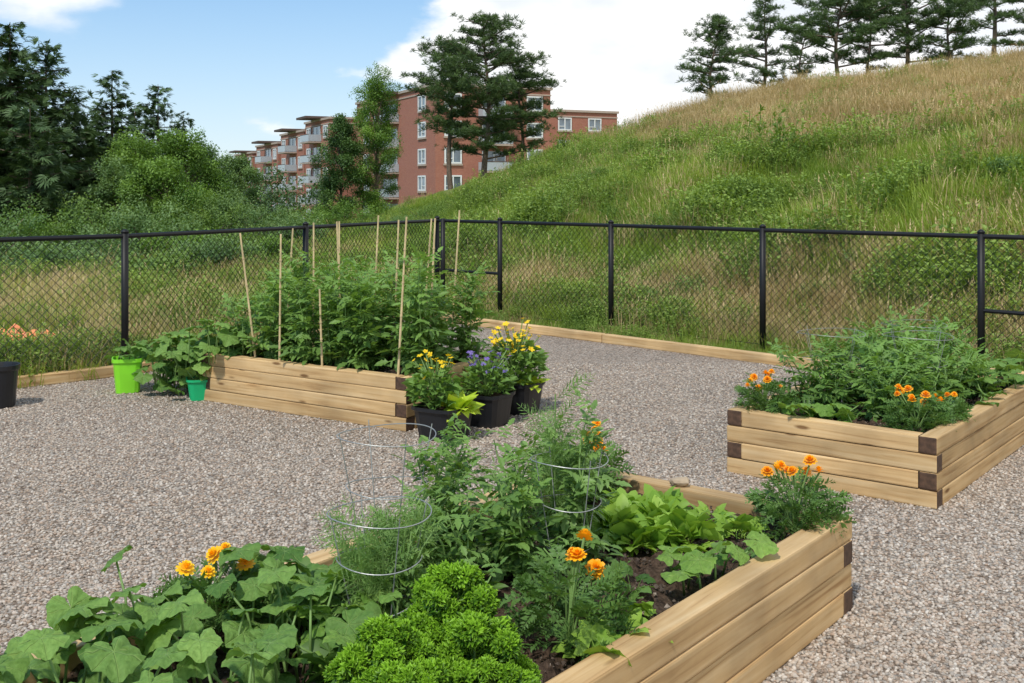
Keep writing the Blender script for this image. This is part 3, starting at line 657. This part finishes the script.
def marigold(base,r=.12,h=.2,nf=5,fr=.028,fm=None,name='marigold_plant',leaf=FERN,lm=None,ls=(.07,.12),fl=None,nl=150,fh=1.08):
    mb=MB(); base=np.asarray(base,float); k=nl; az=R.uniform(0,6.28,k); q=r*np.sqrt(R.random(k)); t=R.uniform(.15,1,k)
    P=base+np.stack([q*np.cos(az),q*np.sin(az),h*t*(1-.4*(q/r)**2)],1); D=np.stack([np.cos(az),np.sin(az),R.uniform(-.1,1.0,k)],1)+R.normal(size=(k,3))*.3
    for i in range(0,k,6): mb.tube([base+[R.normal()*.01,R.normal()*.01,0],P[i]],[.004,.002],4,mat=1)
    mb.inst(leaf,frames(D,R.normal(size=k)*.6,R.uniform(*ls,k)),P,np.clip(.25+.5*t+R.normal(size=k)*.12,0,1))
    az=R.uniform(0,6.28,nf); q=r*R.uniform(.3,1.0,nf); P=base+np.stack([q*np.cos(az),q*np.sin(az),h*fh+R.normal(size=nf)*h*.16],1)
    D=np.stack([np.ones(nf),R.normal(size=nf)*.5,R.normal(size=nf)*.5],1)
    for p in P: mb.tube([base+[0,0,h*.3],(base+p)/2+[0,0,h*.2],p],[.003,.003,.004],4,mat=1)
    F=frames(D,R.normal(size=nf)*.4+.15,R.uniform(.7,1.1,nf)*fr)
    mb.inst(fl or POM,F,P,R.uniform(.35,.8,nf),2)
    return mb.build(name,[lm or G_mar,M_stem,fm or F_or])
def parsley(base,r,h,n=34):
    mb=MB(); base=np.asarray(base,float)
    for i in range(n):
        az=R.uniform(0,6.28); q=r*math.sqrt(R.random()); c=base+[q*math.cos(az),q*math.sin(az),h*(1-.6*(q/r)**2)*R.uniform(.72,1.14)]
        mb.tube([base+[q*.3*math.cos(az),q*.3*math.sin(az),0],c],[.003,.0025],4,mat=1)
        lr=R.uniform(.028,.046); off=R.normal()*.08
        for t3 in CURLS:
            k=36; v=nrm(R.normal(size=(k,3))+[0,0,.5]); P=c+v*lr*R.uniform(.7,1.1,(k,1))*[1,1,.8]
            D=nrm(np.cross(v,R.normal(size=(k,3)))); 
            mb.inst(t3,frames(D,R.normal(size=k)*.7,R.uniform(.014,.024,k),up=v),P,np.clip(.42+.34*v[:,2]+R.normal(size=k)*.14+off,0,1))
    return mb.build('parsley_plant',[G_pars,M_stem])
def rosette(base,r,n,mat,name,tp=TRI,el=(.2,1.2),smooth=True):
    mb=MB(); az=R.uniform(0,6.28,n); e=R.uniform(*el,n); D=np.stack([np.cos(az)*np.cos(e),np.sin(az)*np.cos(e),np.sin(e)],1)
    P=np.asarray(base)+D*[1,1,0]*.01+R.normal(size=(n,3))*[.012,.012,.004]
    mb.inst(tp,frames(D,R.normal(size=n)*.3,R.uniform(.6,1.1,n)*r),P,np.clip(.45+R.normal(size=n)*.2,0,1)); return mb.build(name,[mat],smooth=smooth)
def dill(base,r,h,n,name='dill_plant',mat=None,ls=(.1,.2)):
    mb=MB(); base=np.asarray(base,float)
    for i in range(n):
        az=R.uniform(0,6.28); q=r*math.sqrt(R.random()); b=base+[q*.4*math.cos(az),q*.4*math.sin(az),0]; t_=base+[q*math.cos(az),q*math.sin(az),h*R.uniform(.6,1)]
        mb.tube([b,(b+t_)/2+[0,0,.03],t_],[.004,.003,.002],4,mat=1)
        k=9; t=R.uniform(.3,1,k); P=b+(t_-b)*t[:,None]; a2=R.uniform(0,6.28,k); D=np.stack([np.cos(a2),np.sin(a2),R.uniform(.3,1.2,k)],1)
        mb.inst(DILL,frames(D,R.normal(size=k),R.uniform(*ls,k)),P,np.clip(.5+R.normal(size=k)*.2,0,1))
    return mb.build(name,[mat or G_fine,M_stem])
def cage(base,r,h,rings=3,name='tomato_cage',legs=4,th=.0018):
    mb=MB(); base=np.asarray(base,float); an=np.linspace(0,2*PI,41)[:-1]
    for i in range(rings):
        z=h*(1-i*.36); rr=r*(1-.18*i); mb.tube(base+np.stack([rr*np.cos(an),rr*np.sin(an),z+.006*np.sin(an*2+i)],1),th,5,closed=True)
    for j in range(legs):
        a=j*2*PI/legs+.5; mb.tube([base+[r*.35*math.cos(a),r*.35*math.sin(a),-.05],base+[r*1.01*math.cos(a),r*1.01*math.sin(a),h+.02]],th,5)
    return mb.build(name,[M_wire])
G_cuc=leafmat('cucumber_leaf',(.12,.25,.035),(.28,.45,.09),.3,.55,veins=True)
marigold(NBd(-.16,.16),.12,.2,8,.026)
marigold(NBd(-.26,1.04),.10,.22,9,.026)
marigold(NBd(-1.5,.26),.13,.22,4,.032)
marigold(NBd(-2.08,1.14),.10,.17,5,.028,leafmat('gold_petal',(.8,.35,.005),(1,.65,.02),.2))
rosette(NBd(-.34,.3),.14,14,G_light,'strawberry_plant'); rosette(NBd(-.3,.45),.12,10,G_light,'strawberry_plant')
for a,b in ((-.5,.55),(-.62,.66),(-.44,.74),(-.7,.52),(-.4,.6),(-.55,.42)): rosette(NBd(a,b),.16,36,G_light,'lettuce_plant',el=(.3,1.4))
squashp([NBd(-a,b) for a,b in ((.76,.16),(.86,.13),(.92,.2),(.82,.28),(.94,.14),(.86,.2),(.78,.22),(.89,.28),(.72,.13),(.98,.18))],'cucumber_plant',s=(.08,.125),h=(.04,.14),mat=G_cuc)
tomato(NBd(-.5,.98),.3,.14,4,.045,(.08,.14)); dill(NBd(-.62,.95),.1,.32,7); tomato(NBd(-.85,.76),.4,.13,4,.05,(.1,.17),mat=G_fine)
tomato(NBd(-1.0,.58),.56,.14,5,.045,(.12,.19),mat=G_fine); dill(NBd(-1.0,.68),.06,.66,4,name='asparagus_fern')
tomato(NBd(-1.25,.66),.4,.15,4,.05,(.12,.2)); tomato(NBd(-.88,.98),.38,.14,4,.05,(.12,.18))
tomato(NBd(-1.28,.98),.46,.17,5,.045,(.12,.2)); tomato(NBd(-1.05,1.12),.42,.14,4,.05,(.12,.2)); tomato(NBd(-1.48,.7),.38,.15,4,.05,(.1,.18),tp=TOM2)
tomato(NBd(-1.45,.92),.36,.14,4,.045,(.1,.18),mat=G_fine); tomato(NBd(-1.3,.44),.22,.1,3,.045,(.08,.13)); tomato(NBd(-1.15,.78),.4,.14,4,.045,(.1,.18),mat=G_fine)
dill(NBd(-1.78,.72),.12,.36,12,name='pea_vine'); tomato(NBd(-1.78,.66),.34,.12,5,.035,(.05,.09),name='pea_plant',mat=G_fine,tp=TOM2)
tomato(NBd(-1.72,.44),.2,.12,4,.04,(.07,.13),name='radish_plant',tp=TOM2)
rosette(NBd(-1.4,.14),.15,12,G_light,'bean_plant'); rosette(NBd(-1.56,.12),.15,12,G_light,'bean_plant'); rosette(NBd(-1.22,.15),.1,8,G_light,'bean_plant')
rosette(NBd(-1.05,.34),.12,8,G_tom,'pepper_plant'); rosette(NBd(-.55,.2),.09,7,G_tom,'pepper_plant')
parsley(NBd(-1.96,.3),.14,.29,34); parsley(NBd(-2.22,.28),.14,.24,32); parsley(NBd(-2.04,.14),.13,.22,28); parsley(NBd(-2.28,.13),.12,.20,24)
sq=[]
for a in np.arange(2.05,3.15,.082):
    for b in np.arange(.34,1.2,.085):
        if (a<2.35 and b<.5) or (a<2.12 and b<.75): continue
        sq.append(NBd(-a+R.normal()*.03,b+R.normal()*.03))
squashp(sq,'squash_plant',s=(.08,.15),h=(.04,.25))
squashp([NBd(-1.86+R.normal()*.13,1.0+R.normal()*.1) for _ in range(34)],'squash_plant',s=(.08,.14),h=(.04,.2))
squashp([NBd(-1.98+R.normal()*.1,.64+R.normal()*.09) for _ in range(30)],'bean_plant',s=(.06,.10),h=(.06,.2),mat=G_cuc)
for a,b in ((-1.95,.9),(-1.72,1.12),(-2.1,.6),(-1.9,.48),(-2.05,.52)): rosette(NBd(a,b),.16,14,G_tom,'bean_plant')
cage(NBd(-1.83,.7),.15,.37); cage(NBd(-1.46,1.04),.165,.48); cage(NBd(-1.08,.56),.13,.40)
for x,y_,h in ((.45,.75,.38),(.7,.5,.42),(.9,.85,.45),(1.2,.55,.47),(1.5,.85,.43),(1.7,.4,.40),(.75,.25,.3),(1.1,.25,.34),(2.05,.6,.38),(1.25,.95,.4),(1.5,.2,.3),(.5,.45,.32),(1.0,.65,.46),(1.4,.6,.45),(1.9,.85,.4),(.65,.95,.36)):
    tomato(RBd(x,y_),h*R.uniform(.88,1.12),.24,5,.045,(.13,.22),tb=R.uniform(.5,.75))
marigold(RBd(.2,1.02),.12,.19,9,.025); marigold(RBd(.3,.2),.12,.19,8,.027); marigold(RBd(.55,.15),.10,.16,4,.026)
squashp([RBd(.2+R.normal()*.05,.68+R.normal()*.12) for _ in range(18)],'lettuce_plant',mat=G_cuc,s=(.08,.13),h=(.03,.14))
squashp([RBd(2.0+R.normal()*.2,.2+R.normal()*.1) for _ in range(16)],'squash_plant',s=(.12,.18),h=(.05,.2))
squashp([RBd(1.5+R.normal()*.25,.13+R.normal()*.05) for _ in range(12)],'squash_plant',s=(.09,.15),h=(.05,.2))
for a,b in ((.75,.85),(.95,.4),(1.5,.6)): cage(RBd(a,b),.2,.44,th=.0015)
for i in range(6):
    for j in range(3):
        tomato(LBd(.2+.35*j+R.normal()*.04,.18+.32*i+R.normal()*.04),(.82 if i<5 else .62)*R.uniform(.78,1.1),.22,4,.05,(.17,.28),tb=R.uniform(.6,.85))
def stake(p,top,lean):
    mb=MB(); mb.tube([p,p+np.array([lean[0]*.5,lean[1]*.5,top*.5]),p+np.array([lean[0],lean[1],top])],[.0085,.0075,.0065],6)
    for q in (.2,.4,.6,.8): 
        c=p+np.array([lean[0],lean[1],top])*q; mb.tube([c,c+[0,0,.012]],.0098,6)
    mb.build('bamboo_stake',[M_bamboo])
for x,y_,t,l in ((.1,1.5,.98,(-.12,0)),(.06,1.22,.98,(.01,0)),(.06,.8,.6,(-.02,0)),(.5,1.6,1.0,(.06,0)),(.5,1.3,1.05,(0,0)),(.6,1.1,1.06,(-.04,0)),(.9,1.4,1.05,(.0,0)),(.95,1.1,1.1,(.05,0)),(.06,.12,1.12,(.06,.0)),(.6,.6,1.08,(.04,0)),(1.0,.65,1.08,(.08,0)),(.5,.2,1.1,(.05,0)),(.9,.3,1.15,(.07,0))):
    stake(LBd(x,y_),t,l)
def pot(x,y,r,h,ang,name='black_planter_pot',mat=M_pot,round_=False):
    mb=MB(); prof=[(.78,0),(.95,.86),(1.0,.87),(1.04,.9),(1.04,1.0),(.97,1.0),(.9,.86)]
    sides=24; V=[];
    for pr,pz in prof:
        for k in range(sides):
            a=2*PI*k/sides; c,s_=math.cos(a),math.sin(a); e=1.0 if round_ else (abs(c)**5+abs(s_)**5)**(-1/5)
            v=rotz(ang)@np.array([r*pr*e*c,r*pr*e*s_,h*pz]); V.append(v+[x,y,.002])
    lo=[];co=[]
    for i in range(len(prof)-1):
        for k in range(sides): k2=(k+1)%sides; lo+=[i*sides+k,i*sides+k2,(i+1)*sides+k2,(i+1)*sides+k]; co.append(4)
    lo+=[k for k in range(sides)][::-1]; co.append(sides)
    mb.raw(V,lo,co,.5,0); lo=[(len(prof)-1)*sides+k for k in range(sides)]
    mb.raw([V[q] for q in lo],list(range(sides)),[sides],.5,1)
    return mb.build(name,[mat,soilm])
pa=math.radians(57)
for (x,y,r,h,kind) in ((-.44,7.0,.165,.21,0),(-.17,7.40,.155,.22,1),(.05,7.82,.155,.22,2)):
    pot(x,y,r,h,pa); b=np.array([x,y,h*.9])
    if kind==0:
        marigold(b+[-.06,.05,0],.15,.26,24,.024,F_yl,'yellow_petunia_plant',leaf=OV,lm=G_tom,ls=(.05,.08),fl=FL5,nl=330)
        rosette(b+[.1,-.06,0],.17,30,G_lime,'sweet_potato_vine',tp=OV,el=(-.2,1.1),smooth=False)
    elif kind==1:
        marigold(b,.16,.22,40,.022,F_pu,'purple_petunia_plant',leaf=OV,lm=G_tom,ls=(.04,.07),fl=FL5,nl=330)
    else:
        marigold(b+[-.03,.0,0],.19,.33,60,.028,F_yl,'yellow_daisy_plant',leaf=OV,lm=G_tom,ls=(.05,.09),fl=FL5,nl=360,fh=.98)
        rosette(b+[.1,-.05,.0],.13,22,G_lime,'sweet_potato_vine',tp=OV,el=(-.2,1.1),smooth=False)
pot(-3.78,8.0,.13,.31,0,mat=M_pot,round_=True,name='black_bucket')
pot(-3.05,8.6,.115,.27,.3,mat=M_lime,name='lime_green_planter'); pot(-2.38,8.3,.11,.16,.3,mat=M_teal,name='green_planter')
squashp([np.array([-2.82+t*.6+R.normal()*.07,8.6-t*.35+R.normal()*.07,.03+.1*R.random()]) for t in R.random(110)],'squash_plant',s=(.10,.16),h=(.03,.38))
squashp([np.array([-3.0+R.normal()*.09,8.65+R.normal()*.06,.24]) for t in range(18)],'squash_plant',s=(.09,.14),h=(.02,.16))
squashp([LBd(.1+R.normal()*.12,1.85+R.normal()*.12) for t in range(30)],'squash_plant',s=(.11,.17),h=(.05,.36))
tomato(np.array([-2.6,8.55,.05]),.4,.35,8,.045,(.12,.2),tb=.6)
mb=MB(); om=simple('orange_tarp',(.85,.25,.09),.7,var=.3,scale=5)
nx_=22;ny_=5; V=[]
for i in range(nx_):
    for j in range(ny_):
        xx=-7.3+i*.12; yy=11.0+j*.12+.12*math.sin(i*.5); V.append((xx,yy,float(terr(xx,yy))+.10+.04*math.sin(i*.9+j*1.7)+.05*math.sin(i*2.3)))
F=[(i*ny_+j,(i+1)*ny_+j,(i+1)*ny_+j+1,i*ny_+j+1) for i in range(nx_-1) for j in range(ny_-1)]
mb.raw(V,[q for f in F for q in f],[4]*len(F)); mb.build('orange_tarp',[om],smooth=True)
bm=bmesh.new(); bmesh.ops.create_icosphere(bm,subdivisions=2,radius=1)
for v in bm.verts: v.co=Vector((v.co.x*.045,v.co.y*.03,v.co.z*.02))*(1+.3*mn.noise(v.co*1.7))
me=bpy.data.meshes.new('field_stone'); bm.to_mesh(me); bm.free(); me.materials.append(simple('stone',(.4,.31,.21),.9,scale=30,bump=.4))
o=bpy.data.objects.new('field_stone',me); sc.collection.objects.link(o); o.location=NBd(-.05,.72,.379)
# ---------------------------------------------------------------- world, sun, camera
w=bpy.data.worlds.new('World'); sc.world=w; w.use_nodes=True; nt=w.node_tree; nt.nodes.clear(); L=nt.links.new
SE=math.radians(54); SAZ=math.radians(205)
sky=N(nt,'ShaderNodeTexSky',sky_type='NISHITA'); sky.sun_disc=False; sky.sun_elevation=SE; sky.sun_rotation=SAZ; sky.air_density=1.0; sky.dust_density=.3; sky.ozone_density=2.5
tc=N(nt,'ShaderNodeTexCoord'); mp=N(nt,'ShaderNodeMapping'); mp.inputs['Scale'].default_value=(1,1,2.2); L(tc.outputs['Generated'],mp.inputs['Vector'])
nz=N(nt,'ShaderNodeTexNoise'); nz.inputs['Scale'].default_value=7; nz.inputs['Detail'].default_value=9; nz.inputs['Roughness'].default_value=.5; L(mp.outputs[0],nz.inputs['Vector'])
sx=N(nt,'ShaderNodeSeparateXYZ'); L(tc.outputs['Generated'],sx.inputs[0])
def MA(op,a,b=None):
    m=N(nt,'ShaderNodeMath',operation=op)
    for i,v in enumerate((a,b)):
        if v is None: continue
        if isinstance(v,(int,float)): m.inputs[i].default_value=v
        else: L(v,m.inputs[i])
    return m.outputs[0]
nzc=MA('SUBTRACT',nz.outputs['Fac'],.5)
v=MA('ADD',sx.outputs['X'],.20); v=MA('SUBTRACT',v,MA('MULTIPLY',sx.outputs['Z'],.8)); v=MA('ADD',v,MA('MULTIPLY',nzc,.55))
vd=N(nt,'ShaderNodeVectorMath',operation='DISTANCE'); L(tc.outputs['Generated'],vd.inputs[0]); vd.inputs[1].default_value=(-.39,.90,.185)
v2=MA('ADD',MA('SUBTRACT',.055,vd.outputs['Value']),MA('MULTIPLY',nzc,.25))
v=MA('MAXIMUM',v,v2)
mr=N(nt,'ShaderNodeMapRange',interpolation_type='SMOOTHSTEP'); L(v,mr.inputs[0]); mr.inputs[1].default_value=-.01; mr.inputs[2].default_value=.05
n2=N(nt,'ShaderNodeTexNoise'); n2.inputs['Scale'].default_value=9; n2.inputs['Detail'].default_value=8; L(mp.outputs[0],n2.inputs['Vector'])
cr=ramp(nt,[(.35,(6.4,6.8,7.2)),(.58,(8.2,8.2,8.2))]); L(n2.outputs['Fac'],cr.inputs['Fac'])
hz=N(nt,'ShaderNodeMapRange'); L(sx.outputs['Z'],hz.inputs[0]); hz.inputs[1].default_value=0; hz.inputs[2].default_value=.2; hz.inputs[3].default_value=.8; hz.inputs[4].default_value=.35
m1=N(nt,'ShaderNodeMix',data_type='RGBA'); L(hz.outputs[0],m1.inputs[0]); L(sky.outputs[0],m1.inputs[6])
hr=ramp(nt,[(0,(5.8,6.8,7.4)),(.18,(2.3,4.6,7.4))]); L(sx.outputs['Z'],hr.inputs['Fac']); L(hr.outputs[0],m1.inputs[7])
m2=N(nt,'ShaderNodeMix',data_type='RGBA'); L(mr.outputs[0],m2.inputs[0]); L(m1.outputs[2],m2.inputs[6]); L(cr.outputs[0],m2.inputs[7])
bg=N(nt,'ShaderNodeBackground'); bg.inputs['Strength'].default_value=.14; L(m2.outputs[2],bg.inputs['Color']); wo=N(nt,'ShaderNodeOutputWorld'); L(bg.outputs[0],wo.inputs[0])
sd=bpy.data.lights.new('sun','SUN'); sd.energy=3.4; sd.angle=math.radians(4); sd.color=(1,.95,.86); so=bpy.data.objects.new('sun',sd); sc.collection.objects.link(so)
dirv=Vector((math.sin(SAZ)*math.cos(SE),math.cos(SAZ)*math.cos(SE),math.sin(SE))); so.rotation_euler=dirv.to_track_quat('Z','Y').to_euler(); so.location=(0,0,20)
cd=bpy.data.cameras.new('camera'); cam=bpy.data.objects.new('camera',cd); sc.collection.objects.link(cam); cam.location=(0,0,1.6); cam.rotation_euler=(math.radians(90),0,0)
cd.sensor_width=36; cd.lens=1083/1024*36; cd.shift_y=-(341.5-190)/1024; cd.clip_end=4000; cd.clip_start=.05
sc.camera=cam
